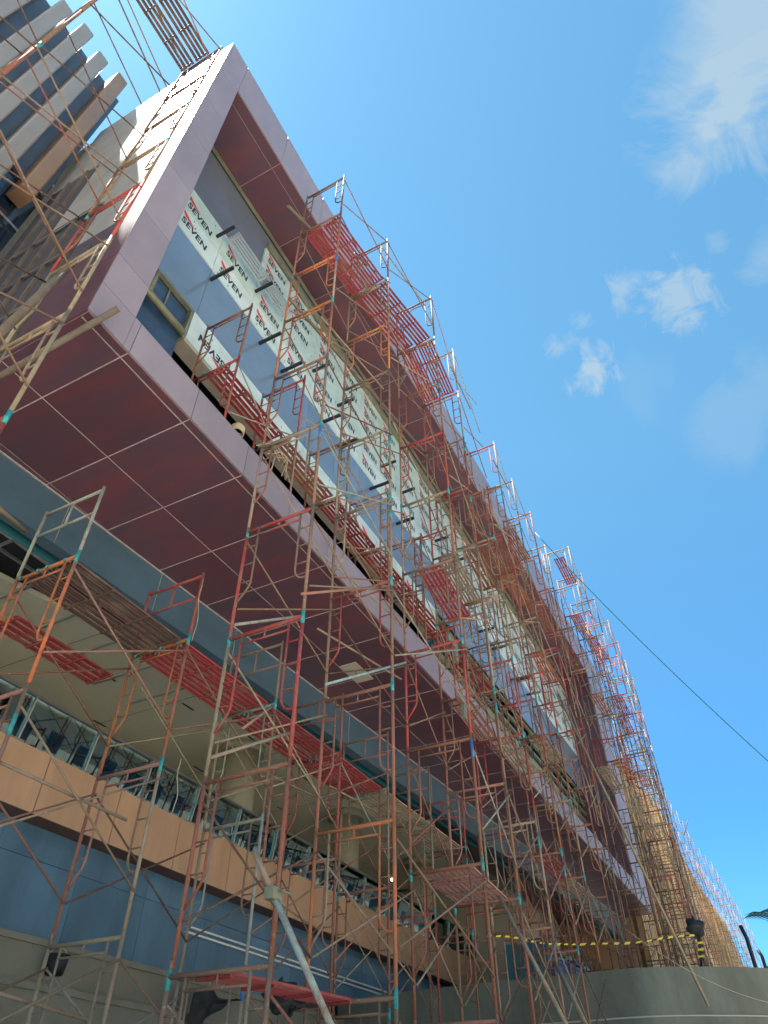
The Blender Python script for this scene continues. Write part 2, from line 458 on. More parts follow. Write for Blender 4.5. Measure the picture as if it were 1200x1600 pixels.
# eave soffit over the recess
f = MB()
f.quad((XI0, YF + .03, ZI1 + .02), (XI1, YF + .03, ZI1 + .02), (XI1, YW, ZI1 + .02), (XI0, YW, ZI1 + .02), 1)
for a, b in zip(JT[:-1], JT[1:]):
    for (c, d) in ((YF + .035, 6.32), (6.32, 7.42)):
        f.box(a + .007, b - .007, c + .005, d - .005, ZI1 - .002, ZI1 + .015, 0)
f.box(XI0, XI1, 7.42, YW, ZI1 - .03, ZI1 + .015, 2)
for a in JT[1:-1]: f.box(a - .005, a + .005, YF + .04, 7.41, ZI1 - .010, ZI1 - .003, 1)
f.box(XI0, XI1, 6.316, 6.324, ZI1 - .0125, ZI1 - .0105, 1)
f.box(XI1 - .03, XI1, YF + .035, 8.7, ZI0 - .05, ZI1 - .015, 0)
part(f, 'eave_soffit', [M['soffit'], M['joint'], M['olive']])
# recess back wall behind the cladding
f = MB()
f.box(XI0, XI1, YW + .06, YW + .2, 15.70, ZI1 + .01, 0)
f.box(XI0, XI1, 8.7, 8.9, ZI0 - .2, 15.7, 1)
f.box(XI0, XI1, YW + .2, 8.7, 15.5, 15.68, 1)
f.box(XI0, XI1, YF + .5, 8.7, ZI0 - .35, ZI0 - .1, 1)
part(f, 'recess_wall', [M['greywall'], M['void']])
f = MB()
xs = [XI0, 5.4] + [5.4 + 1.48 * k for k in range(1, 23)] + [XI1]
for a, b in zip(xs[:-1], xs[1:]):
    f.box(a + .005, b - .005, YW, YW + .05, 13.72, 15.70, 0)
f.box(XI0, XI1, YW + .03, YW + .045, 13.74, 15.69, 1)
part(f, 'glossy_band', [M['bluegrey'], M['darkjoint']])

# lettering on the protective film
def text_mesh(body, height):
    cu = bpy.data.curves.new('lettering', 'FONT')
    cu.body = body; cu.size = height * 1.38; cu.offset = height * 0.05; cu.shear = 0.12; cu.extrude = 0.0
    cu.space_character = 1.05
    ob = bpy.data.objects.new('lettering', cu); COL.objects.link(ob)
    dg = bpy.context.evaluated_depsgraph_get(); dg.update()
    me = bpy.data.meshes.new_from_object(ob.evaluated_get(dg))
    vs = [tuple(v.co) for v in me.vertices]; fs = [tuple(p.vertices) for p in me.polygons]
    bpy.data.objects.remove(ob); bpy.data.meshes.remove(me)
    x0 = min(v[0] for v in vs); x1 = max(v[0] for v in vs)
    return [((v[0] - x0) / (x1 - x0), v[1] / height) for v in vs], fs
TV, TF = text_mesh('SEVEN', 1.0)
def add_word(mb, x, z, wd, ht, y, flip=False):
    i = len(mb.v)
    for (u, v) in TV:
        if flip: u = 1 - u; v = 1 - v
        mb.v.append((x + u * wd, y, z + v * ht))
    for fc in TF:
        mb.f.append(tuple(i + k for k in fc)); mb.m.append(0); mb.sm.append(False)
def add_mark(mb, x, z, wd, ht, y, flip=False):
    """red wedge standing over the first letters"""
    pts = [(-0.02, 2.0), (-0.01, 1.5), (0.08, 1.16), (0.30, 1.06), (0.52, 1.09), (0.30, 1.34), (0.14, 1.66)]
    if flip: pts = [(1 - u, 1 - v) for u, v in pts]
    mb.poly([(x + u * wd, y, z + v * ht) for u, v in pts])
def film_panel(x0, x1, z0, z1, rows, m, flip=False, start=0.1, y=YW, marks=True, pitch=1.42):
    p = MB(); p.box(x0 + .006, x1 - .006, y - .012, y + .05, z0, z1, 0)
    for _ in range(4):        # little printed ticks along the film
        xx = random.uniform(x0 + .1, x1 - .1); zz = random.uniform(z0 + .1, z1 - .1)
        p.quad((xx, y - .0146, zz), (xx + .02, y - .0146, zz), (xx + .02, y - .0146, zz + .09), (xx, y - .0146, zz + .09), 1)
    po = part(p, 'film_panel', [m, M['ink']])
    for zi, z in enumerate(rows):
        x = x0 + start
        while x + .95 < x1 + .02:
            t = MB(); add_word(t, x, z, .90, .25, y - .0145, flip); subpart(t, 'lettering', [M['ink']], po)
            r = MB(); add_mark(r, x, z, .90, .25, y - .015, flip); subpart(r, 'logo_mark', [M['red']], po)
            x += pitch
    return po
# middle rows (always there) and tall boards up to the eave from x = 6.9
edges = [XI0, 5.4] + [6.9 + 1.46 * k for k in range(0, 22)] + [XI1]
for i, (a, b) in enumerate(zip(edges[:-1], edges[1:])):
    st = (.86 if i == 0 else .22)
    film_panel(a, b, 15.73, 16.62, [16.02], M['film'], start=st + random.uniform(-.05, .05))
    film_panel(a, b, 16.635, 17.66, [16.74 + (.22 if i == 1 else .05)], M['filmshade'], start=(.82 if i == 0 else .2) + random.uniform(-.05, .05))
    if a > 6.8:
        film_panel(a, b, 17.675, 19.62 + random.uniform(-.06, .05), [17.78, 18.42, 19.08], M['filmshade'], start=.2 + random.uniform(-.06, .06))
# lower strip with the printing upside down, bottom lip turned back
lo = [5.32] + [6.9 + 1.46 * k for k in range(0, 8)] + [18.3]
for i, (a, b) in enumerate(zip(lo[:-1], lo[1:])):
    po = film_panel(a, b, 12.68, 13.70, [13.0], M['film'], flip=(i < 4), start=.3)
    q = MB(); q.box(a + .006, b - .006, YW + .05, YW + .42, 12.66, 12.72, 0)
    subpart(q, 'panel_lip', [M['filmback']], po)
# window at the left end of the lower strip
f = MB(); f.box(XI0, 5.24, 7.62, 7.66, 10.9, 13.66, 0); wn = part(f, 'window', [M['windowblue']])
f = MB()
f.box(XI0, 5.3, YW, YW + .10, 13.655, 13.715, 0); f.box(5.245, 5.3, YW, YW + .3, 12.6, 13.65, 0)
f.tube([(XI0, 7.5, 12.72), (5.24, 7.5, 12.72)], .085, 10, 0)
for xx in (4.25, 4.62): f.box(xx, xx + .035, 7.58, 7.618, 12.8, 13.65, 0)
f.tube([(3.78, 7.4, 11.2), (3.78, 7.4, 11.95), (3.84, 7.5, 12.02)], .04, 8, 0)
f.tube([(4.16, 7.5, 12.75), (4.16, 7.47, 13.5), (4.26, 7.55, 13.56)], .05, 8, 0)
subpart(f, 'window_frame', [M['olive']], wn)
# steel structure left open further along
f = MB()
for z in (12.62, 13.1, 13.62): f.box(18.4, XI1, YW + .1, YW + .2, z, z + .1, 0)
xx = 18.5
while xx < XI1: f.box(xx, xx + .06, YW + .2, YW + .27, 11.2, 13.7, 0); xx += 1.46
f.tube([(18.4, 7.75, 12.25), (XI1, 7.75, 12.25)], .16, 10, 0)
part(f, 'steel_frame', [M['olive']])
f = MB(); f.box(18.4, XI1, 8.0, 8.04, 11.0, 13.7, 0); part(f, 'glazing', [M['glassdark']])
f = MB()
f.box(6.9, XI1, YW - .12, YW - .015, 19.66, 19.78, 0)
x = 7.2
while x < XI1: f.box(x, x + .5, YW - .10, YW - .02, 19.80, 19.86, 0); x += 1.1
part(f, 'trim_rail', [M['olive']])
# black steel brackets sticking out of the cladding
k = 0
for (x0, z, yt) in [(5.21, 17.1, 6.93)] + [(5.45 + 1.0 * i, 15.32, 6.82) for i in range(0, 9)] + [(6.9 + 1.46 * i, 17.05, 6.93) for i in range(0, 12)] + [(15.3 + 1.46 * i, 15.32, 6.85) for i in range(10)]:
    k += 1
    if k % 3 == 0: continue
    f = MB(); f.box(x0 - .035, x0 + .035, yt, YW - .013, z - .04, z + .04, 0); part(f, 'bracket', [M['black']])

# loose cables hanging out of the open steel structure
for i in range(9):
    xa_ = 19.2 + i * 2.0 + random.uniform(-.5, .5); xb_ = xa_ + random.uniform(.5, 1.2); dz_ = random.uniform(.5, 1.3)
    f = MB(); f.tube([(xa_ + (xb_ - xa_) * k_ / 10, 7.45 - .12 * math.sin(k_ * .6), 13.0 - dz_ * 4 * (k_ / 10) * (1 - k_ / 10)) for k_ in range(11)], .016, 6); part(f, 'loose_cable', [M['rope'] if i % 2 else M['ink']])

# slate beam under the box, ceiling, balcony
f = MB()
xa, xb = -6, 40
def slant(mb, za, zb, d0, d1, m):
    a0 = (xa, beam_y(xa) + d0); b0 = (xb, beam_y(xb) + d0); a1 = (xa, beam_y(xa) + d1); b1 = (xb, beam_y(xb) + d1)
    mb.quad((*a0, za), (*b0, za), (*b0, zb), (*a0, zb), m)
    mb.quad((*a0, za), (*a1, za), (*b1, za), (*b0, za), m)
    mb.quad((*a1, za), (*a1, zb), (*b1, zb), (*b1, za), m)
    mb.quad((*a0, zb), (*b0, zb), (*b1, zb), (*a1, zb), m)
slant(f, 7.70, ZB - .03, 0, .26, 0)
x = -4
while x < 40:
    y = beam_y(x) - .002; f.bar((x, y, 7.71), (x, y, ZB - .04), .014, .004, 1); x += 2.35
slant(f, ZB - .03, ZB - .015, -.03, .2, 1)
part(f, 'slate_beam', [M['beam'], M['joint']])
f = MB()
slant(f, 7.78, 7.95, .55, .62, 0)
part(f, 'teal_trim', [M['teal']])
f = MB()
ZC = 9.4
CE = [(-6, 17.0), (6.9, 13.2), (7.9, 13.0), (9.8, 12.2), (12.5, 11.4), (14.2, 11.1), (40, 9.6), (40, 30), (-6, 30)]
f.poly([(x, y, ZC) for x, y in CE][::-1]); f.poly([(x, y, ZC + .13) for x, y in CE])
for (p, q) in zip(CE[:6], CE[1:7]): f.quad((*p, ZC), (*q, ZC), (*q, ZC + .13), (*p, ZC + .13))
for x in (9.6, 13.2, 17.4, 21.6): f.bar((x, 12.4, ZC - .003), (x, 20, ZC - .003), .012, .004, 1)
ce = part(f, 'ceiling', [M['ceiling'], M['darkjoint']])
for (x, y) in ((11.3, 14.2), (13.6, 13.4), (16.2, 13.0), (13.2, 16.4), (17.2, 15.9), (19.6, 13.2), (21.5, 15.5)):
    s_ = MB(); s_.box(x - .25, x + .25, y - .03, y + .03, ZC - .008, ZC - .001, 0); subpart(s_, 'slot_diffuser', [M['ink']], ce)
f = MB(); f.box(-6, 40, 9.6, 18, 9.9, 10.0, 0); part(f, 'ceiling_void', [M['void']])
f = MB()
x = 2.0
while x < 12.5: f.bar((x, 9.6, 8.6), (x, 13.6, 8.6), .05, .05, 0); x += 1.2
f.bar((-4, 10.4, 8.55), (12.5, 9.9, 8.55), .05, .05, 0); f.bar((-4, 11.6, 8.55), (10.5, 11.1, 8.55), .05, .05, 0)
part(f, 'ceiling_grid', [M['chrome']])
# balcony
YO = 12.5
f = MB()
ox = [-4.0] + [9.13 + 2.05 * k for k in range(-6, 12)] + [33.0]
f.box(-4, 33, YO + .03, YO + .2, 4.93, 6.0, 1)
for a, b in zip(ox[:-1], ox[1:]): f.box(a + .012, b - .012, YO, YO + .03, 4.90, 6.05, 0)
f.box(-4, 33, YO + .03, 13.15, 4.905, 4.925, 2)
f.box(-4, 33, YO + .2, 26, 5.75, 5.95, 3)
part(f, 'balcony_parapet', [M['orange'], M['darkjoint'], M['orangeunder'], M['concrete']])
gx = [-4.0] + [8.36 + 1.79 * k for k in range(-5, 14)] + [33.0]
for a, b in zip(gx[:-1], gx[1:]):
    f = MB(); yb_, yt_ = YO + .19, YO + .04
    f.poly([(a + .03, yb_, 6.06), (b - .03, yb_, 6.06), (b - .03, yt_, 7.0), (a + .03, yt_, 7.0)]); f.poly([(a + .03, yb_ + .012, 6.06), (a + .03, yt_ + .012, 7.0), (b - .03, yt_ + .012, 7.0), (b - .03, yb_ + .012, 6.06)]); gp = part(f, 'glass_panel', [M['glass']])
    f = MB(); f.bar((b, YO + .165, 6.05), (b, YO + .015, 7.02), .04, .03, 0); f.box(b - .12, b + .12, YO + .09, YO + .13, 6.85, 6.88, 0); f.box(b - .12, b + .12, YO + .09, YO + .13, 6.1, 6.13, 0)
    subpart(f, 'baluster', [M['chrome']], gp)
f = MB(); f.box(-4, 33, YO + .0, YO + .08, 7.02, 7.07, 0); part(f, 'handrail', [M['chrome']])
# rooms behind the balcony
f = MB(); f.box(-6, 40, 19.5, 19.8, 5.9, 9.6, 0)
part(f, 'balcony_back_wall', [M['ceiling']])
f = MB()
x = -4
while x < 30: f.box(x, x + 1.6, 19.44, 19.49, 5.96, 8.4, 0); x += 5.2
part(f, 'shop_glazing', [M['glassdark']])
for x in (16.55, 23.0, 29.4):
    f = MB(); f.tube([(x, 13.6, 5.95), (x, 13.6, 9.2)], .52, 28, 0); f.tube([(x, 13.6, 9.15), (x, 13.6, ZC)], .68, 28, 0); part(f, 'round_column', [M['column']])
# blue tiled wall
f = MB()
f.box(-4, 33, 13.04, 13.3, -1.6, 5.74, 1)
tx = [-4.0] + [11.04 + 2.05 * k for k in range(-7, 11)] + [33.0]
for a, b in zip(tx[:-1], tx[1:]):
    for (c, d) in ((-1.6, 0.3), (.3, 2.3), (2.3, 4.32), (4.32, 4.90)):
        f.box(a + .006, b - .006, 13.0, 13.04, c + .006, d - .006, 0)
part(f, 'tiled_wall', [M['bluetile'], M['tilejoint']])
f = MB(); f.box(14.6, 33, 12.93, 12.998, 4.02, 4.06, 0); f.box(14.6, 33, 12.93, 12.998, 3.90, 3.94, 0); part(f, 'conduit', [M['white']])
# end block of the lower floors, beige, with lit bulbs
f = MB(); f.box(33.02, 40, 10.8, 26, -1.6, 9.3, 0); part(f, 'rendered_wall', [M['concrete2']])
for (x, y, z) in ((25.4, 12.9, 7.6), (28.6, 13.2, 7.0)):
    f = MB(); f.tube([(x, y, ZC), (x, y, z + .16)], .008, 6, 1)
    f.tube([(x, y, z + .16), (x, y, z + .06)], .03, 10, 1)
    for i in range(6):
        t0 = math.pi * i / 6; t1 = math.pi * (i + 1) / 6
        f.tube([(x, y, z + .055 * math.cos(t0)), (x, y, z + .055 * math.cos(t1))], max(.004, .055 * math.sin(t0)), 12, 0, False, max(.004, .055 * math.sin(t1)))
    o = f.build('bulb_lamp', [M['bulb'], M['ink']])
    tag(o, {25.4: 'lit bare bulb hanging nearest the front above the orange balcony', 28.6: 'lit bare bulb hanging lower over the far end of the balcony'}[x], 'lamp', 'bare bulbs over the balcony')

# ------------------------------------------------------------------ set-back wing with upright fins, left of the box
wing = thing('finned_wing', 'set-back grey wing with upright beige fins behind the left end of the box', 'building', (-4, 10.6, -1.6))
f = MB()
f.box(-14, 2.55, 11.05, 11.4, 17.8, 25.1, 0)
f.box(-14, 2.55, 11.05, 18, 25.1, 25.2, 0)
part(f, 'wing_wall', [M['finwall']], wing)
f = MB(); f.box(-14, 2.6, 11.2, 11.25, 8, 19.2, 0); wg = part(f, 'wing_glazing', [M['glassdark']], wing)
f = MB()
for x in (-3.2, -1.6, 0.0, 1.6): f.box(x, x + .07, 11.12, 11.19, 8, 19.2, 0)
for z in (10.4, 13.2, 16.0, 18.6): f.box(-14, 2.6, 11.10, 11.118, z, z + .07, 0)
subpart(f, 'glazing_frame', [M['chrome']], wg)
for i in range(18):
    x = 2.12 - .74 * i
    f = MB()
    n = 8; w2 = .15
    w2 = .2; c_ = .05
    prof = [(x + w2, 11.045), (x + w2, 10.50 + c_), (x + w2 - c_ * .3, 10.50 + c_ * .3), (x + w2 - c_, 10.50), (x - w2 + c_, 10.50), (x - w2 + c_ * .3, 10.50 + c_ * .3), (x - w2, 10.50 + c_), (x - w2, 11.045)]
    zb = 16.6 if i == 0 else 13.2; zt = 25.35 - .3 * (i % 2)
    for j in range(len(prof) - 1):
        f.quad((*prof[j], zb), (*prof[j], zt), (*prof[j + 1], zt), (*prof[j + 1], zb)); f.sm[-1] = False
    f.poly([(*p, zt) for p in prof]); f.poly([(*p, zb) for p in prof][::-1])
    part(f, 'upright_fin', [M['finorange'] if i == 0 else M['finbeige']], wing)

# ------------------------------------------------------------------ far wing clad in golden slats
XT = 40.05
far = thing('slatted_wing', 'far wing clad in golden-brown upright slats beyond the mauve box', 'building', (XT, 6.5, -1.6))
f = MB(); f.box(XT, 125, 7.0, 20, -1.6, 16.2, 0); part(f, 'wall', [M['finorange']], far)
f = MB()
x = XT
while x < 124:
    zt = 17.6 + 1.1 * math.sin((x - 40) / 13.0) * (1 if x < 75 else .5) - (max(0, x - 70) * .035)
    dd = .25 * math.sin(x / 5.0)
    ww = .3 if x < 80 else .38
    f.box(x, x + ww, 6.35 + dd, 6.55 + dd, 3.2, zt + random.uniform(-.2, .2), 0)
    x += .45
part(f, 'slat_screen', [M['slats']], far)
f = MB(); f.box(56, 124, 6.2, 7.0, 3.3, 3.9, 0); part(f, 'plinth', [M['concrete2']], far)

# ------------------------------------------------------------------ block across the street, seen as a reflection in the balcony glass
apt = thing('apartment_block', 'pale block across the street, seen only mirrored in the balcony glass', 'building', (30, -32, -1.6))
f = MB(); f.box(-10, 190, -44, -32, -1.6, 27, 0); part(f, 'wall', [M['aptwall']], apt)
fl = 0
for z in (2.2, 5.6, 9.0, 12.4, 15.8, 19.2, 22.6):
    f = MB(); x = -8.5
    while x < 188: f.box(x, x + 1.5, -32.03, -31.97, z, z + 1.6, 0); x += 3.3
    part(f, 'window_row', [M['glassdark']], apt)
    f = MB(); f.box(-10, 190, -32, -31.2, z - .5, z - .35, 0); part(f, 'balcony_slab', [M['aptwall']], apt)

# ------------------------------------------------------------------ podium with curved retaining wall on the right
ZP = 3.3
curve = [(20.9, 12.4), (20.5, 9.0), (20.36, 6.5), (20.3, 5.2), (20.3, 3.6), (20.9, 2.2), (21.8, .9), (23.4, -.6), (26.5, -2.2), (32, -3.6), (45, -4.5), (130, -5.0)]
def smooth(pts, n=6):
    o = []
    for i in range(len(pts) - 1):
        p0 = Vector(pts[max(0, i - 1)]); p1 = Vector(pts[i]); p2 = Vector(pts[i + 1]); p3 = Vector(pts[min(len(pts) - 1, i + 2)])
        for k in range(n):
            t = k / n
            o.append(.5 * (2 * p1 + (p2 - p0) * t + (2 * p0 - 5 * p1 + 4 * p2 - p3) * t * t + (3 * p1 - p0 - 3 * p2 + p3) * t ** 3))
    o.append(Vector(pts[-1])); return o
cv = smooth(curve)
wall = thing('retaining_wall', 'curved grey concrete retaining wall with three courses at bottom right', 'wall', (20.3, 3.6, -1.6))
f = MB()
def nrm(i):
    a = cv[max(0, i - 1)]; b = cv[min(len(cv) - 1, i + 1)]; d = (b - a).normalized(); return Vector((-d.y, d.x)) * -1
for (z0, z1, d) in ((-1.6, 1.22, .05), (1.24, 2.32, .025), (2.34, ZP, 0.0)):
    for i in range(len(cv) - 1):
        a = cv[i] + nrm(i) * d; b = cv[i + 1] + nrm(i + 1) * d
        f.quad((a.x, a.y, z0), (a.x, a.y, z1), (b.x, b.y, z1), (b.x, b.y, z0)); f.sm[-1] = True
        a2 = cv[i] - nrm(i) * .3; b2 = cv[i + 1] - nrm(i + 1) * .3
        f.quad((a.x, a.y, z1), (a2.x, a2.y, z1), (b2.x, b2.y, z1), (b.x, b.y, z1))
for z0, d in ((1.225, .052), (2.325, .03)):
    for i in range(len(cv) - 1):
        a = cv[i] + nrm(i) * d; b = cv[i + 1] + nrm(i + 1) * d
        f.quad((a.x, a.y, z0), (a.x, a.y, z0 + .03), (b.x, b.y, z0 + .03), (b.x, b.y, z0), 1)
part(f, 'wall_face', [M['concrete'], M['concrete2']], wall)
f = MB()
f.poly([(p.x + .02, p.y, ZP - .03) for p in cv] + [(130, 30, ZP - .03), (20.9, 30, ZP - .03)])
tag(f.build('podium_floor', M['ground']), kind='structure')

# curved ledges bottom left, below the tiles
led = thing('curved_planter_ledge', 'stepped beige concrete ledge running along the foot of the blue tiled wall', 'ledge', (8, 12, -1.6))
f = MB()
def ledge_line(off): return [Vector((x, 11.95 - off + .0035 * (x - 12) ** 2)) for x in [-4 + 1.2 * k for k in range(32)]]
for (off, z0, z1) in ((0, 2.1, 2.82), (.45, 1.35, 2.1), (.95, -1.6, 1.35)):
    a = ledge_line(off)
    for p, q in zip(a[:-1], a[1:]):
        f.quad((p.x, p.y, z0), (q.x, q.y, z0), (q.x, q.y, z1), (p.x, p.y, z1)); f.sm[-1] = True
        f.quad((p.x, p.y, z1), (q.x, q.y, z1), (q.x, 12.99, z1), (p.x, 12.99, z1))
for (off, z1) in ((0, 2.82), (.45, 2.1), (.95, 1.35)):
    a = ledge_line(off + .05)
    for p, q in zip(a[:-1], a[1:]):
        f.quad((p.x, p.y, z1 - .09), (q.x, q.y, z1 - .09), (q.x, q.y, z1 + .01), (p.x, p.y, z1 + .01))
        f.quad((p.x, p.y, z1 - .09), (p.x, p.y + .06, z1 - .09), (q.x, q.y + .06, z1 - .09), (q.x, q.y, z1 - .09))
        f.quad((p.x, p.y, z1 + .01), (q.x, q.y, z1 + .01), (q.x, q.y + .3, z1 + .01), (p.x, p.y + .3, z1 + .01))
part(f, 'ledge_face', [M['ledge']], led)

# ------------------------------------------------------------------ scaffolding
W = 1.18; H = 1.97
PAL = {'red': (0.33, 0.050, 0.043), 'rust': (0.24, 0.088, 0.052), 'orange': (0.40, 0.125, 0.045), 'brown': (0.20, 0.115, 0.075),
       'tan': (0.27, 0.205, 0.135), 'grey': (0.26, 0.26, 0.21), 'pink': (0.30, 0.135, 0.10), 'dark': (0.10, 0.052, 0.04), 'aqua': (0.24, 0.36, 0.34)}
def jit(c, s=.15):
    k = 1 + random.uniform(-s, s)
    return tuple(max(.01, v * k * (1 + random.uniform(-.06, .06))) for v in c)
def arc(cx, cz, r, a0, a1, n=5):
    return [(cx + r * math.cos(a0 + (a1 - a0) * i / n), cz + r * math.sin(a0 + (a1 - a0) * i / n)) for i in range(n + 1)]

def header_mb(mb, n, r=.024, w=W):
    mb.tube([(0, .0, -.06), (0, w, -.06)], r * 1.15, n)
    mb.tube([(0, .2, -.20), (0, w - .2, -.20)], r * .62, n)
    mb.tube([(0, w / 2, -.06), (0, w / 2, -.20)], r * .5, max(4, n - 2))
def post_mb(mb, y, n, r=.0245):
    mb.tube([(0, y, .02), (0, y, -H + .02)], r, n)
    if n > 6: mb.tube([(0, y, .09), (0, y, -.02)], r * .8, n)
def ladder_mb(mb, y, s, n, r=.016, hook=True):
    a = y + s * .21
    if hook:   # rounded return to the post
        pts = [(0, a, -.06), (0, a, -1.18), (0, a - s * .02, -1.26), (0, a - s * .07, -1.33), (0, a - s * .14, -1.355), (0, y, -1.355)]
    else:      # raked return
        pts = [(0, a, -.06), (0, a, -1.12), (0, a - s * .03, -1.2), (0, y + s * .02, -1.42)]
    mb.tube(pts, r, n)
    for z in (-.40, -.74, -1.08): mb.tube([(0, y, z), (0, a, z)], r * .7, max(4, n - 2))
def short_frame_mb(mb, n, h=1.15, r=.024, w=W):
    """half-height top frame: two posts, top bar, mid bar, one stud"""
    mb.tube([(0, 0, .02), (0, 0, -h)], r, n); mb.tube([(0, w, .02), (0, w, -h)], r, n)
    mb.tube([(0, 0, -.04), (0, w, -.04)], r, n); mb.tube([(0, 0, -.46), (0, w, -.46)], r * .8, n)
    mb.tube([(0, w / 2, -.04), (0, w / 2, -.46)], r * .7, n)

def mk(fn, *a):
    b = MB(); fn(b, *a); return b.mesh(fn.__name__.replace('_mb', ''), M['steel'])
ME = {}
ME['header'] = mk(header_mb, 8); ME['post0'] = mk(post_mb, 0.0, 10); ME['post1'] = mk(post_mb, W, 10)
ME['lad0'] = mk(ladder_mb, 0.0, 1, 7, .016, True); ME['lad1'] = mk(ladder_mb, W, -1, 7, .016, False)
def full_frame(b, n):
    header_mb(b, n); post_mb(b, 0, n); post_mb(b, W, n); ladder_mb(b, 0, 1, max(4, n - 2), .017, True); ladder_mb(b, W, -1, max(4, n - 2), .017, False)
ME['frame'] = mk(full_frame, 6)
def thin_frame(b, n):
    r = .019
    header_mb(b, n, r); post_mb(b, 0, n, r); post_mb(b, W, n, r); ladder_mb(b, 0, 1, 4, .012, True); ladder_mb(b, W, -1, 4, .012, False)
ME['thin'] = mk(thin_frame, 5)
ME['short'] = mk(short_frame_mb, 8)
def band(y, z, h, m):
    b = MB(); b.tube([(0, y, z), (0, y, z - h)], .0262, 10); return b.mesh('paint_band', M[m])
ME['band0'] = band(0, .03, .20, 'tealpaint'); ME['band1'] = band(0, -.35, .24, 'tealpaint'); ME['band2'] = band(W, .0, .18, 'tealpaint'); ME['band3'] = band(0, -.1, .3, 'bluepaint')

def brace_mesh(dx, dy, dz0, dz1):
    b = MB(); r = .0145
    b.tube([(0, -.03, dz0), (dx, dy - .03, dz1)], r, 6); b.tube([(0, -.055, dz1), (dx, dy - .055, dz0)], r, 6)
    return b.mesh('cross_brace', M['steel'])
def single_mesh(dx, dy, z0, z1):
    b = MB(); b.tube([(0, -.03, z0), (dx, dy - .03, z1)], .0145, 6); return b.mesh('diagonal_brace', M['steel'])

def scaffold(name_label, group, x, y, levels, base, nxt=None, detail=2, cols=None, short_top=False, yaw=0.0, outer=True, inner=True, dens=.8, pal=None, thin=False, bpal=None):
    t = thing('scaffold_tower', name_label, 'scaffold', (x, y, base), group)
    t.rotation_euler.z = yaw
    lv = list(levels) + [base]
    for i in range(len(lv) - 1):
        top, bot = lv[i], lv[i + 1]
        h = top - bot
        cname = (cols or {}).get(i) or random.choice(pal or ['rust', 'red', 'brown', 'red', 'tan', 'rust', 'pink', 'brown', 'red', 'tan'])
        c = jit(PAL[cname])
        z = top - base
        if short_top and i == 0:
            o = link('scaffold_frame', ME['short'], t, (0, 0, z), c); o.scale.z = h / 1.15
            continue
        if detail == 2:
            o = link('scaffold_frame', ME['header'], t, (0, 0, z), jit(c, .1)); o.scale.z = h / H
            for k, nm in (('post0', 'post'), ('post1', 'post'), ('lad0', 'ladder_rail'), ('lad1', 'ladder_rail')):
                link(nm, ME[k], o, (0, 0, 0), jit(c, .12) if random.random() < .75 else jit(PAL[random.choice(['brown', 'tan', 'rust'])]))
            for k, pr in (('band0', .34), ('band1', .10), ('band2', .16), ('band3', .03)):
                if random.random() < pr: link('paint_band', ME[k], o)
        else:
            o = link('scaffold_frame', ME['thin' if thin else 'frame'], t, (0, 0, z), c); o.scale.z = h / H
        o.rotation_euler.z = random.uniform(-.012, .012)
        if nxt is not None and h > 1.2:
            dx, dy = nxt[0] - x, nxt[1] - y
            for yy, on in ((0, outer), (W, inner)):
                if not on or random.random() > dens: continue
                me = brace_mesh(dx, dy, -.28, -h + .42) if random.random() < .72 else single_mesh(dx, dy, *((-.28, -h + .42) if random.random() < .5 else (-h + .42, -.28)))
                if detail == 2 and random.random() < .16:
                    mb_ = MB(); u_ = random.uniform(-1.4, -.5); mb_.tube([(-.25, .06, u_), (dx * random.uniform(.75, 1.15), dy + .06, u_ + random.uniform(-.25, .25))], .019, 6)
                    link('tie_pipe', mb_.mesh('tie_pipe', M['steel']), t, (0, yy, z), jit(PAL[random.choice(['tan', 'grey', 'tan', 'brown', 'pink'])]))
                link('cross_brace', me, t, (0, yy, z), jit(PAL[random.choice(bpal or ['tan', 'brown', 'rust', 'pink', 'grey', 'brown', 'tan', 'dark'])]))
    return t

LV = [19.36, 17.15, 15.0, 13.05, 11.03, 9.05, 7.11, 5.18, 3.23, 1.33, -.5]
LVP = [19.45, 17.2, 15.1, 13.05, 11.05, 9.05, 7.1, 5.2]
LVH = [20.42, 18.35, 16.3, 14.3, 12.3, 10.3, 8.3, 6.3, 4.7]
FRONT = [(6.155, 4.39), (8.27, 4.165), (10.5, 3.82), (12.58, 3.98), (14.8, 4.12), (17.01, 4.24), (19.23, 4.32), (21.33, 4.29), (23.65, 4.42)]
ORD = ['first', 'second', 'third', 'fourth', 'fifth', 'sixth', 'seventh', 'eighth', 'ninth', 'tenth', 'eleventh', 'twelfth', 'thirteenth', 'fourteenth', 'fifteenth', 'sixteenth']
CA = {5: 'tan', 6: 'red', 7: 'red', 8: 'rust', 9: 'brown', 4: 'brown', 3: 'orange', 2: 'orange', 1: 'rust', 0: 'dark'}  # entry for the top frame, also in CB and CC: backlit look painted dark
CB = {6: 'red', 5: 'tan', 7: 'rust', 8: 'orange', 9: 'brown', 4: 'tan', 3: 'brown', 2: 'orange', 1: 'brown', 0: 'dark'}
CC = {0: 'dark', 1: 'brown', 2: 'rust', 3: 'red', 5: 'brown', 6: 'red', 7: 'rust', 8: 'rust', 9: 'pink'}
EXTRA = ['tall rusty scaffold tower, nearest the camera, tops red at mid height', 'tall scaffold tower standing almost upright in mid picture, orange below',
         'tall scaffold tower with a board at mid height, third along the front row']
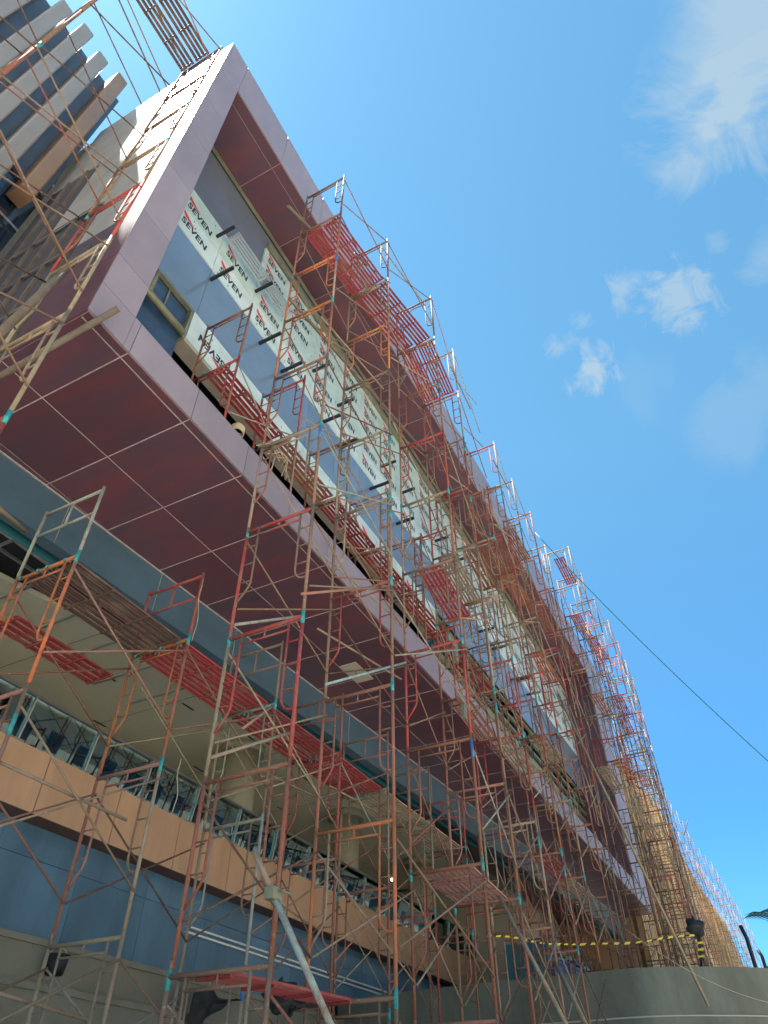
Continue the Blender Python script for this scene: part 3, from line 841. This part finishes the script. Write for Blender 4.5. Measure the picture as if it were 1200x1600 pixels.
for i, (x, y) in enumerate(FRONT):
    nxt = FRONT[i + 1] if i + 1 < len(FRONT) else None
    lab = EXTRA[i] if i < 3 else '%s scaffold tower along the front row, counted from the left end' % ORD[i]
    if i < 6:
        lv = LV if i != 4 else LV[2:]
        base = -1.6
    else:
        lv = LVP; base = ZP - .02
    scaffold(lab, 'scaffold towers in front of the long facade', x, y, lv, base, nxt, 2 if i < 7 else 1, {0: CA, 1: CB, 2: CC}.get(i), dens=.75 if i < 3 else .95,
             outer=True, pal=None)
SEC = [(25.45, 3.72), (27.7, 3.75), (29.95, 3.73), (32.25, 3.61), (34.5, 3.65), (36.7, 3.76), (38.85, 3.84)]
for i, (x, y) in enumerate(SEC):
    scaffold('%s scaffold tower of the taller run stepping out against the sky' % ORD[i], 'scaffold towers in front of the long facade', x, y, LVH, ZP - .02, SEC[i + 1] if i < 6 else None, 1,
             pal=['brown', 'tan', 'tan', 'rust', 'red', 'dark', 'brown'], dens=.9)
FAR = [(41, 4.6), (43.3, 4.8), (45.6, 5.0), (47.8, 5.1), (50.1, 5.2), (52.4, 5.3), (54.5, 5.35), (56.65, 5.38), (59.2, 5.32), (61.6, 5.3), (64.1, 5.35), (66.66, 5.36), (69.26, 5.26), (71.54, 5.1),
       (73.72, 4.9), (76.44, 4.87), (79.1, 4.83), (81.6, 4.8), (84.2, 4.8), (87, 4.8), (90, 4.75), (93, 4.75), (96, 4.7), (99.5, 4.7), (103, 4.7)]
for i, (x, y) in enumerate(FAR):
    scaffold('thin red scaffold tower crowding with others along the far slatted wing', 'far scaffold towers along the slatted wing', x, y, LVP, ZP - .02, FAR[i + 1] if i + 1 < len(FAR) else None, 1,
             pal=['rust', 'tan', 'tan', 'tan', 'brown', 'brown', 'tan'], dens=.55, thin=True)
# inner row under the box
INX = [4.53, 6.87, 9.29, 11.62, 13.72, 16.0, 18.2]
LVI = [7.27, 6.03, 4.03, 1.94, .0]
CI = [{0: 'grey', 1: 'orange', 2: 'pink', 3: 'grey'}, {0: 'red', 1: 'orange', 2: 'pink', 3: 'tan'}, {0: 'brown', 1: 'grey', 2: 'grey', 3: 'tan'}, {0: 'rust', 1: 'red', 2: 'pink', 3: 'rust'}]
for i, x in enumerate(INX):
    scaffold('%s scaffold tower from the left in the low row under the projecting box' % ORD[i], 'low scaffold towers under the projecting box', x, 7.05, LVI, -1.6,
             (INX[i + 1], 7.05) if i + 1 < len(INX) else None, 2, CI[i] if i < 4 else None, short_top=True, dens=.8)
for x in (22.3, 24.5, 26.7, 28.9, 31.1, 33.3):
    scaffold('low rusty scaffold tower standing on the podium under the far box end', 'far low scaffold towers under the box', x, 7.0, [7.6, 5.5], ZP - .02, (x + 2.2, 7.0), 1)
# row standing on the ledge of the recess
RX_ = [5.64 + 2.12 * k for k in range(0, 8)]
for i, x in enumerate(RX_):
    scaffold('%s scaffold tower from the left standing inside the box recess' % ORD[i], 'scaffold towers standing inside the recess', x, 6.12, [13.35, 11.45] if i < 5 else [15.3, 13.35, 11.45], ZI0 - .1,
             (RX_[i + 1], 6.12) if i < 7 else None, 2, {0: 'rust', 1: 'red'} if i == 0 else None, dens=.6)
# beside the left end wall
for i, (x, y) in enumerate([(2.2, 5.45), (0.1, 5.45), (-2.0, 5.45)]):
    scaffold(['scaffold tower against the sunlit end wall of the box', 'scaffold tower left of the end wall, in front of the fins', 'leftmost scaffold tower in front of the finned wing'][i],
             'scaffold towers at the left end', x, y, [19.2, 17.2, 15.3, 13.3, 11.4, 9.45, 7.5, 5.55, 3.6, 1.65], -1.6, [(0.1, 5.45), (-2.0, 5.45), (-4.1, 5.45)][i], 2,
             {0: 'dark', 1: 'dark', 2: 'brown', 3: 'brown', 4: 'red', 5: 'tan', 6: 'tan'}, dens=.9, bpal=['dark', 'dark', 'brown', 'dark', 'rust'])  # top two frames coloured dark to paint in their backlit look
# small tower on the balcony floor
for i, x in enumerate((16.6, 18.7)):
    scaffold(['dark scaffold tower on the balcony floor left of the round column', 'dark scaffold tower on the balcony floor right of the round column'][i], 'scaffold towers on the balcony', x, 14.6, [8.0], 5.95, (18.7, 14.6) if i == 0 else None, 1, {0: 'dark'})

# ------------------------------------------------------------------ slatted steel boards
def board_mesh(length, n=5, wd=.5):
    b = MB(); p = wd / n
    for i in range(n):          # folded steel slats with open gaps between
        y = i * p
        b.box(0, length, y, y + p * .58, -.008, .008)
        b.box(0, length, y, y + .006, -.022, -.008); b.box(0, length, y + p * .58 - .006, y + p * .58, -.022, -.008)
    for x in (.02, length * .33, length * .66, length - .06): b.box(x, x + .04, 0, wd - p * .42, -.045, -.023)
    return b.mesh('board_deck', M['board'])
def hook_mesh():
    b = MB(); b.tube([(0, 0, -.03), (.06, 0, .0), (.10, 0, -.03), (.10, 0, -.07)], .016, 6)
    return b.mesh('hook', M['tealpaint'])
HOOK = hook_mesh()
BM = {}
def board(label, x, y, z, length, col, n=5, wd=.5, hooks=False, dy=0.0, group='slatted boards on the scaffolds'):
    if n == 5: n = random.choice((4, 5, 5, 6))
    key = (round(length, 2), n, wd)
    if key not in BM: BM[key] = (board_mesh(length, n, wd),)
    t = thing('scaffold_board', label, 'scaffold board', (x, y, z), group)
    t.rotation_euler = (0, random.uniform(-.006, .006), math.atan2(dy, length))
    link('board_deck', BM[key][0], t, (0, 0, 0), jit({'red': (.27, .034, .034)}.get(col, PAL[col]), .15))
    if hooks:
        for hx, hs in ((0, -1), (length, 1)):
            for hy in (.07, wd - .08): link('hook', HOOK, t, (hx, hy, 0)).scale.x = hs
    return t
RED = 'red'
# top level of the front row
for i in range(0, 3):
    x, y = FRONT[i]; nx, ny = FRONT[i + 1]
    for k in range(2 if i < 3 else 1):
        board('slatted red board at the %s level, %s side, between %s and %s front towers' % ('upper', ('outer', 'inner')[k], ORD[i], ORD[i + 1]), x + .04, y + .1 + k * .53, 17.13, nx - x - .08, RED, dy=ny - y)
x, y = FRONT[2]; board('red slatted board alone at mid height beside the third front tower', x + .04, y + .35, 9.03, 2.0, RED, 6, .55, dy=.15)
x, y = FRONT[2]; board('pale worn slatted board low beside the third front tower', x + .04, y + .2, 3.2, 2.0, 'pink', 6, .55, dy=.15)
x, y = FRONT[2]; board('second pale worn board low beside the third front tower', x + .04, y + .76, 3.2, 2.0, 'pink', 4, .38, dy=.15)
x, y = FRONT[0]; board('dusty red board at the bottom between first and second front towers', x + .04, y + .5, 1.28, 2.05, RED, 4, .5, dy=-.2)
for j, (i, z, off, c) in enumerate([(5, 15.0, .2, 'rust'), (5, 15.0, .72, 'rust'), (6, 17.1, .3, 'rust'), (6, 15.1, .6, 'orange'), (7, 15.1, .3, 'rust'), (5, 5.2, .3, RED), (6, 5.15, .3, 'tan'), (7, 13.05, .5, 'orange'), (4, 7.1, .3, 'tan'), (3, 7.1, .6, 'pink'),
                                    (4, 13.0, .6, 'rust'), (3, 11.0, .6, 'tan'), (6, 9.0, .4, 'tan')]):
    x, y = FRONT[i]; nx, ny = FRONT[i + 1]
    board('%s slatted board %.0f levels up between %s and %s front towers, %s side' % ({'rust': 'rusty', RED: 'red', 'tan': 'dusty tan', 'orange': 'orange', 'pink': 'faded pink'}[c], z / 2 + 1, ORD[i], ORD[i + 1], 'outer' if off < .5 else 'inner'),
          x + .04, y + off, z, nx - x - .08, c, dy=ny - y)
for j, (i, z, off, c) in enumerate([(0, 20.0, .3, RED), (1, 18.35, .5, RED), (2, 18.3, .4, RED), (3, 16.3, .3, RED), (4, 16.3, .5, RED), (5, 14.3, .5, 'orange'), (2, 12.3, .5, 'orange'), (3, 10.3, .4, 'tan'), (1, 14.3, .4, 'rust'), (0, 10.3, .4, 'tan')]):
    if i + 1 >= len(SEC): continue
    x, y = SEC[i]; nx, ny = SEC[i + 1]
    board('%s slatted board at the %s tower of the taller sky-side run, height step %d' % ({'rust': 'rusty', RED: 'bright red', 'tan': 'dusty tan', 'orange': 'orange'}[c], ORD[i], int(z / 2)), x + .04, y + off, z, nx - x - .08, c, dy=ny - y)
# inner row, level with the slate beam
for i in range(6):
    x = INX[i]; nx = INX[i + 1]
    for k in range(2):
        c = ('dark' if i == 0 else RED) if i < 4 else 'tan'
        board('%s slatted board under the box between %s and %s low towers, %s side' % ({'dark': 'brown', RED: 'bright red', 'tan': 'dusty tan'}[c], ORD[i], ORD[i + 1], ('front', 'wall')[k]),
              x + .06, 7.05 + .12 + k * .52, 5.99, nx - x - .12, c, 5, .5, hooks=True)
# recess boards
for i in range(0, 7):
    x = RX_[i]
    board('%s slatted board inside the recess, %s from the left' % ('red' if i != 1 else 'rust-brown', ORD[i]), x + .05, 6.45, 11.42, 2.0, RED if i != 1 else 'rust', 5, .55, hooks=(i == 0))
# at the left end, high up
for k in range(2):
    board(['brown slatted board high against the sky, outer side of the end tower', 'brown slatted board high against the sky, inner side of the end tower'][k], .15, 5.75 + .45 * k, 19.1, 2.0, 'dark', 4, .42)
board('brown slatted board high beyond the top left corner', -1.95, 5.7, 19.1, 2.0, 'brown', 5, .5)
board('dark red slatted board on the balcony scaffold', 16.65, 14.8, 7.95, 2.0, 'dark', 5, .55)
board('dark red slatted board below the ceiling at far left', 5.6, 9.7, 6.5, 2.2, 'red', 4, .7)
# galvanised plank on the brackets
t = thing('grey_plank', 'pale galvanised slatted plank lying on the black brackets in the recess', 'plank', (5.4, 6.95, 17.17))
b = MB()
for i in range(5): b.box(0, 2.6, i * .075, i * .075 + .05, 0, .035)
for x in (.05, 1.3, 2.5): b.box(x, x + .05, 0, .36, -.03, -.001)
link('deck', b.mesh('deck', M['chrome']), t)

# ------------------------------------------------------------------ loose poles, rakers
def pole(name, label, cat, p, q, r, col=None, m='steel', n=10):
    b = MB(); q2 = Vector(q) - Vector(p); b.tube([(0, 0, 0), tuple(q2)], r, n)
    o = b.build(name, M[m], None, p)
    if col: o.color = (*PAL[col], 1)
    return tag(o, label, cat)
def U(px, py, ax, val):
    r = pix_dir(px, py); return tuple(r * (val / r[ax]))
b = MB()
p = Vector(U(398, 1332, 1, 4.25)); q = Vector(U(560, 1700, 1, 3.4))
rk = thing('raking_prop', 'pale grey raking pipe clamped to the nearest front tower', 'pipe', tuple(p))
d = q - p; b.tube([(0, 0, 0), tuple(d * .2)], .027, 12); link('inner_tube', b.mesh('inner_tube', M['steel']), rk, (0, 0, 0), PAL['tan'])
b = MB(); b.tube([tuple(d * .2), tuple(d)], .030, 14); link('outer_tube', b.mesh('outer_tube', M['steel']), rk, (0, 0, 0), (.30, .33, .29))
b = MB(); c = d * .205; b.box(c.x - .07, c.x + .07, c.y - .05, c.y + .05, c.z - .05, c.z + .05); b.tube([tuple(c + Vector((.0, -.08, .02))), tuple(c + Vector((.16, -.1, .02)))], .012, 6)
link('clamp', b.mesh('clamp', M['olive']), rk)
pole('raking_pole', 'long thin raking pole leaning across the far towers at right', 'pole', U(872, 1085, 1, 4.2), U(1107, 1572, 1, 2.2), .035, 'tan')
pole('raking_pole', 'thick pale raking pole crossing the lower right towers', 'pole', U(780, 1400, 1, 4.0), U(895, 1620, 1, 3.0), .03, 'tan')
pole('raking_pole', 'short pale raking pole left of the retaining wall', 'pole', U(868, 1505, 1, 3.9), U(925, 1620, 1, 3.2), .035, 'tan')
pole('timber_pole', 'long brown timber lying up the second front tower below the eave', 'pole', U(452, 466, 1, 5.4), U(668, 712, 1, 5.2), .04, None, 'timber')
pole('timber_pole', 'long timber under the upper red boards', 'pole', U(450, 322, 1, 5.5), U(610, 486, 1, 5.2), .045, None, 'timber')
pole('timber_pole', 'dusty timber pole crossing the lower mauve fascia corner', 'pole', U(185, 482, 1, 5.7), U(-90, 640, 1, 8.0), .05, None, 'timber')
pole('timber_pole', 'pale bamboo pole slanting beside the end wall', 'pole', U(140, 385, 1, 6.6), U(-40, 560, 1, 6.0), .055, None, 'timber')
pole('steel_pipe', 'cream pipe end poking in under the slate beam at far left', 'pipe', U(40, 830, 1, 8.0), U(-60, 745, 1, 7.0), .035, 'tan')
for i, (a, bb, yy) in enumerate([((368, 976), (474, 962), 4.9), ((472, 928), (620, 914), 4.25), ((510, 1069), (634, 1035), 4.6), ((380, 1138), (427, 1102), 5.6), ((332, 1183), (451, 1145), 4.8)]):
    pole('steel_pipe', ['pale pipe tied across the first front tower above the slate beam', 'pinkish pipe tied level across the first two front towers', 'pale green pipe crossing behind the second front tower',
                        'brown pipe crossing in front of the beige ceiling', 'pale pipe tied across the nearest tower in front of the ceiling'][i], 'pipe', U(*a, 1, yy), U(*bb, 1, yy + .25), .02, ['grey', 'pink', 'aqua', 'tan', 'tan'][i])
# long cable in the sky, thin rope over the retaining wall
def cable(name, label, p, q, sag, r, m, n=24):
    p = Vector(p); q = Vector(q); b = MB()
    pts = [p.lerp(q, i / n) - Vector((0, 0, sag * 4 * (i / n) * (1 - i / n))) for i in range(n + 1)]
    b.tube([tuple(v - p) for v in pts], r, 6); return tag(b.build(name, M[m], None, p), label, 'cable')
r0 = pix_dir(836, 832); r1 = pix_dir(1240, 1225)
cable('cable', 'thin dark cable running down the blue sky to the right', r0 * 30, r1 * 26, .35, .016, 'teal')
cable('rope', 'thin pale rope trailing across the retaining wall', U(978, 1452, 0, 18.0), U(1230, 1572, 0, 19.0), .25, .007, 'rope')
# rope coil on the recess boards and rag bundle
def blob(mb, c, rx, ry, rz, seed, n=14, m=0, amp=.25):
    rnd = random.Random(seed); ph = [rnd.uniform(0, 6.28) for _ in range(6)]
    i0 = len(mb.v)
    for a in range(n + 1):
        th = math.pi * a / n
        for k in range(n * 2):
            f_ = math.pi * k / n
            s = 1 + amp * (math.sin(3 * f_ + ph[0] + 2 * th) * .5 + math.sin(5 * th + ph[1] + f_) * .5)
            mb.v.append((c[0] + rx * s * math.sin(th) * math.cos(f_), c[1] + ry * s * math.sin(th) * math.sin(f_), c[2] + rz * s * math.cos(th)))
    for a in range(n):
        for k in range(n * 2):
            k2 = (k + 1) % (n * 2)
            mb.f.append((i0 + a * 2 * n + k, i0 + (a + 1) * 2 * n + k, i0 + (a + 1) * 2 * n + k2, i0 + a * 2 * n + k2)); mb.m.append(m); mb.sm.append(True)
p = Vector(U(372, 672, 1, 6.22)); b = MB()
pts = []
for i in range(60):
    t_ = i * .42; pts.append((.13 * math.cos(t_) + .01 * math.sin(i * 1.7), .1 * math.sin(t_), .0028 * i))
b.tube(pts, .016, 6); tag(b.build('rope_coil', M['rope'], None, p - Vector((0, 0, .1))), 'brown rope coil lying on the lip of the lower fascia', 'rope')
p = Vector(U(435, 712, 1, 6.0)); b = MB()
rnd = random.Random(3)
for i in range(7):
    a = rnd.uniform(0, 6.28)
    b.tube([(rnd.uniform(-.2, .2), rnd.uniform(-.1, .1), rnd.uniform(-.06, .06)), (.3 * math.cos(a), .1 * math.sin(a), rnd.uniform(-.12, .12)), (.5 * math.cos(a), .15, rnd.uniform(-.3, .0))], .012, 5)
tag(b.build('straw_rope', M['rope'], None, p), 'tangle of yellowish rope tied at the scaffold by the fascia', 'rope')
for i, (px, py, yy, s) in enumerate([(318, 905, 6.98, .5), (283, 1185, 6.9, .3)]):
    b = MB(); p = Vector(U(px, py, 1, yy)); pts = [(0, 0, 0)]
    for k in range(8): pts.append((-.03 * math.sin(k * 1.1), -.01 * k, -s * (k + 1) / 3.2))
    b.tube(pts, .006, 5); tag(b.build('tie_cord', M['rope'], None, p), ['thin cord hanging from the red top frame under the box', 'thin cord looped on the first front tower'][i], 'rope')
# bucket and black sheet on the ledge, lower left
p = U(92, 1492, 1, 11.75); b = MB(); b.tube([(0, 0, 0), (0, 0, -.3)], .2, 18, 0, True, .15); b.tube([(0, 0, .0), (0, 0, -.03)], .215, 18)
t = thing('bucket', 'black bucket on the beige ledge behind the left scaffold', 'bucket', p)
link('pail', b.mesh('pail', M['blackcloth']), t)
b = MB(); b.tube([(-.2 * math.cos(math.pi * k / 10), 0, -.03 + .14 * math.sin(math.pi * k / 10)) for k in range(11)], .008, 5); link('handle', b.mesh('handle', M['chrome']), t)
p = Vector(U(305, 1545, 1, 11.2)); b = MB()
n = 14
def pt(i, j):
    u = i / n; v = j / 8; dp = 1.05 * (1 - u) ** 2.2 + .06
    return (u * 1.5, .06 * math.sin(u * 14 + v * 3) + .02 * math.sin(v * 9), .05 * math.sin(u * 7) - v * dp)
for i in range(n):
    for j in range(8):
        b.quad(pt(i, j), pt(i + 1, j), pt(i + 1, j + 1), pt(i, j + 1)); b.sm[-1] = True
tag(b.build('black_sheet', M['blackcloth'], None, p), 'crumpled black plastic sheet hanging over the ledge', 'sheet')
b = MB(); blob(b, (0, 0, 0), .18, .16, .13, 5, amp=.4); blob(b, (.22, .03, -.02), .14, .14, .11, 8, amp=.4)
tag(b.build('cloth_bundle', M['blackcloth'], None, Vector(U(440, 1556, 1, 5.3))), 'black cloth bundle lying on the dusty bottom board', 'cloth')
# rags tied on scaffold by the fascia
for i, (px, py, yy) in enumerate([(700, 998, 4.6), (712, 1085, 4.5)]):
    p = Vector(U(px, py, 1, yy)); b = MB()
    b.box(0, .5, -.02, .02, -.02, .16); b.box(.32, .46, -.03, .03, -.35, -.02)
    tag(b.build('sack', M['white'] if False else M['concrete'], None, p), ['grey sack tied to the scaffold beside the open steel frame', 'grey sack tied below at the lower fascia edge'][i], 'sack')

# ------------------------------------------------------------------ right-hand side: tape, posts, shutter, palm
tp = thing('caution_tape', 'yellow and black striped caution tape strung above the retaining wall', 'tape', U(1093, 1462, 0, 22.0))
o0 = Vector(tp.location)
b = MB()
A = [Vector(U(760, 1462, 1, 6.6)), Vector(U(905, 1478, 0, 20.8)), Vector(U(1000, 1470, 0, 21.3)), Vector(U(1093, 1462, 0, 22.0))]
segs = []
for a_, b_ in zip(A[:-1], A[1:]):
    ln = (b_ - a_).length; k = max(2, int(ln / .14))
    for i in range(k): segs.append((a_.lerp(b_, i / k), a_.lerp(b_, (i + 1) / k)))
for i, (p, q) in enumerate(segs):
    m_ = i % 2; h = Vector((0, 0, .022 + .005 * math.sin(i * .9))); s1 = (q - p) * .4
    b.quad(p - h - o0 + Vector((0, 0, .03 * math.sin(i * .35))), q - h - o0 + Vector((0, 0, .03 * math.sin(i * .35 + .35))), q + h + s1 - o0 + Vector((0, 0, .03 * math.sin(i * .35 + .35))), p + h + s1 - o0 + Vector((0, 0, .03 * math.sin(i * .35))), m_)
link('strip', b.mesh('strip', [M['yellow'], M['ink']]), tp)
pst = thing('tape_post', 'thin post on the podium with black bag and hanging caution tape', 'post', U(1096, 1520, 0, 22.0))
o0 = Vector(pst.location); b = MB(); topv = Vector(U(1092, 1445, 0, 22.0)) - o0
b.tube([(0, 0, 0), tuple(topv)], .03, 8); link('pole', b.mesh('pole', M['black']), pst)
b = MB(); blob(b, tuple(topv + Vector((0, .12, -.05))), .13, .22, .2, 11, amp=.35); link('bag', b.mesh('bag', M['blackcloth']), pst)
b = MB(); tb = Vector(U(1095, 1472, 0, 22)) - o0; te = Vector(U(1097, 1504, 0, 22)) - o0
for i in range(6):
    p = tb.lerp(te, i / 6); q = tb.lerp(te, (i + 1) / 6); h = Vector((0, .07, 0))
    b.quad(p - h + Vector((-.05, 0, 0)), p + h + Vector((-.05, 0, 0)), q + h + Vector((-.05, 0, .03)), q - h + Vector((-.05, 0, .03)), i % 2)
link('hanging_tape', b.mesh('hanging_tape', [M['yellow'], M['ink']]), pst)
for i, (pts, x) in enumerate([([(1182, 1515), (1168, 1465), (1157, 1446)], 34.0), ([(1197, 1514), (1191, 1494), (1184, 1484)], 42.0)]):
    P = [Vector(U(*p, 0, x)) for p in pts]; b = MB()
    P[0].z = ZP - .03; P = [P[0], Vector((P[0].x, P[0].y, P[1].z)), P[2] + (Vector((P[0].x, P[0].y, P[1].z)) - P[1]) * .3]
    b.tube([tuple(p - P[0]) for p in P], .075, 10); b.tube([(0, 0, (P[1].z - P[0].z) * .55), (0, -.35, (P[1].z - P[0].z) * .58)], .03, 6)
    tag(b.build('cranked_post', M['black'], None, P[0]), ['black post with bent top on the podium edge, nearer one', 'black post with bent top on the podium edge, farther one'][i], 'post')
# blue roller shutter on the podium
sx0 = Vector(U(856, 1500, 1, 8.2)); sx1 = Vector(U(925, 1500, 1, 8.2))
sh = thing('blue_shutter', 'blue slatted site cabin front below the box end, behind caution tape', 'cabin', (sx0.x, 8.2, ZP))
Lx = sx1.x - sx0.x; b = MB()
for i in range(14): b.box(.1, Lx - .1, 0.0, .06, .1 + i * .15, .22 + i * .15)
link('slats', b.mesh('slats', M['blue']), sh)
b = MB(); b.box(0, .1, -.03, 1.6, 0, 2.4); b.box(Lx - .1, Lx, -.03, 1.6, 0, 2.4); b.box(.1, Lx - .1, -.03, 1.6, 2.25, 2.4); b.box(.1, Lx - .1, .08, 1.6, 0, 2.25)
link('frame', b.mesh('frame', M['teal']), sh)
# palm at the right margin
pc = Vector(U(1250, 1450, 0, 27.0))
palm = thing('palm_tree', 'palm fronds reaching in at the right margin above the podium', 'palm', (pc.x, pc.y, ZP - .03))
hz = pc.z - ZP
b = MB(); b.tube([(0, 0, 0), (.05, .03, hz * .5), (0, 0, hz)], .2, 12, 0, True, .14); link('trunk', b.mesh('trunk', M['trunk']), palm)
b = MB(); rnd = random.Random(4)
for k in range(46):
    az = 2 * math.pi * k / 24 + rnd.uniform(-.15, .15); el = rnd.uniform(-.7, 1.2); ln = rnd.uniform(1.0, 1.5)
    prev = None
    for i in range(15):
        s = i / 14; rr = ln * s * math.cos(el * (1 - .3 * s)); zz = ln * s * math.sin(el) - .45 * s * s
        c = Vector((rr * math.cos(az), rr * math.sin(az), hz + zz))
        if prev is not None:
            d = (c - prev).normalized(); side = d.cross(Vector((0, 0, 1))).normalized()
            for sg in (-1, 1):
                tip = c + side * sg * .42 * (1 - .75 * s) * min(1, s * 6) + d * .3 - Vector((0, 0, .14))
                b.poly([prev, c, tip]) if sg > 0 else b.poly([c, prev, tip])
        prev = c
link('crown', b.mesh('crown', M['leaf']), palm)
# antenna whip above the far towers
pole('antenna_rod', 'thin rod standing against the sky above the far towers', 'rod', U(1069, 1305, 0, 60), U(1075, 1280, 0, 60), .03, 'dark')

print('objects', len(bpy.data.objects))
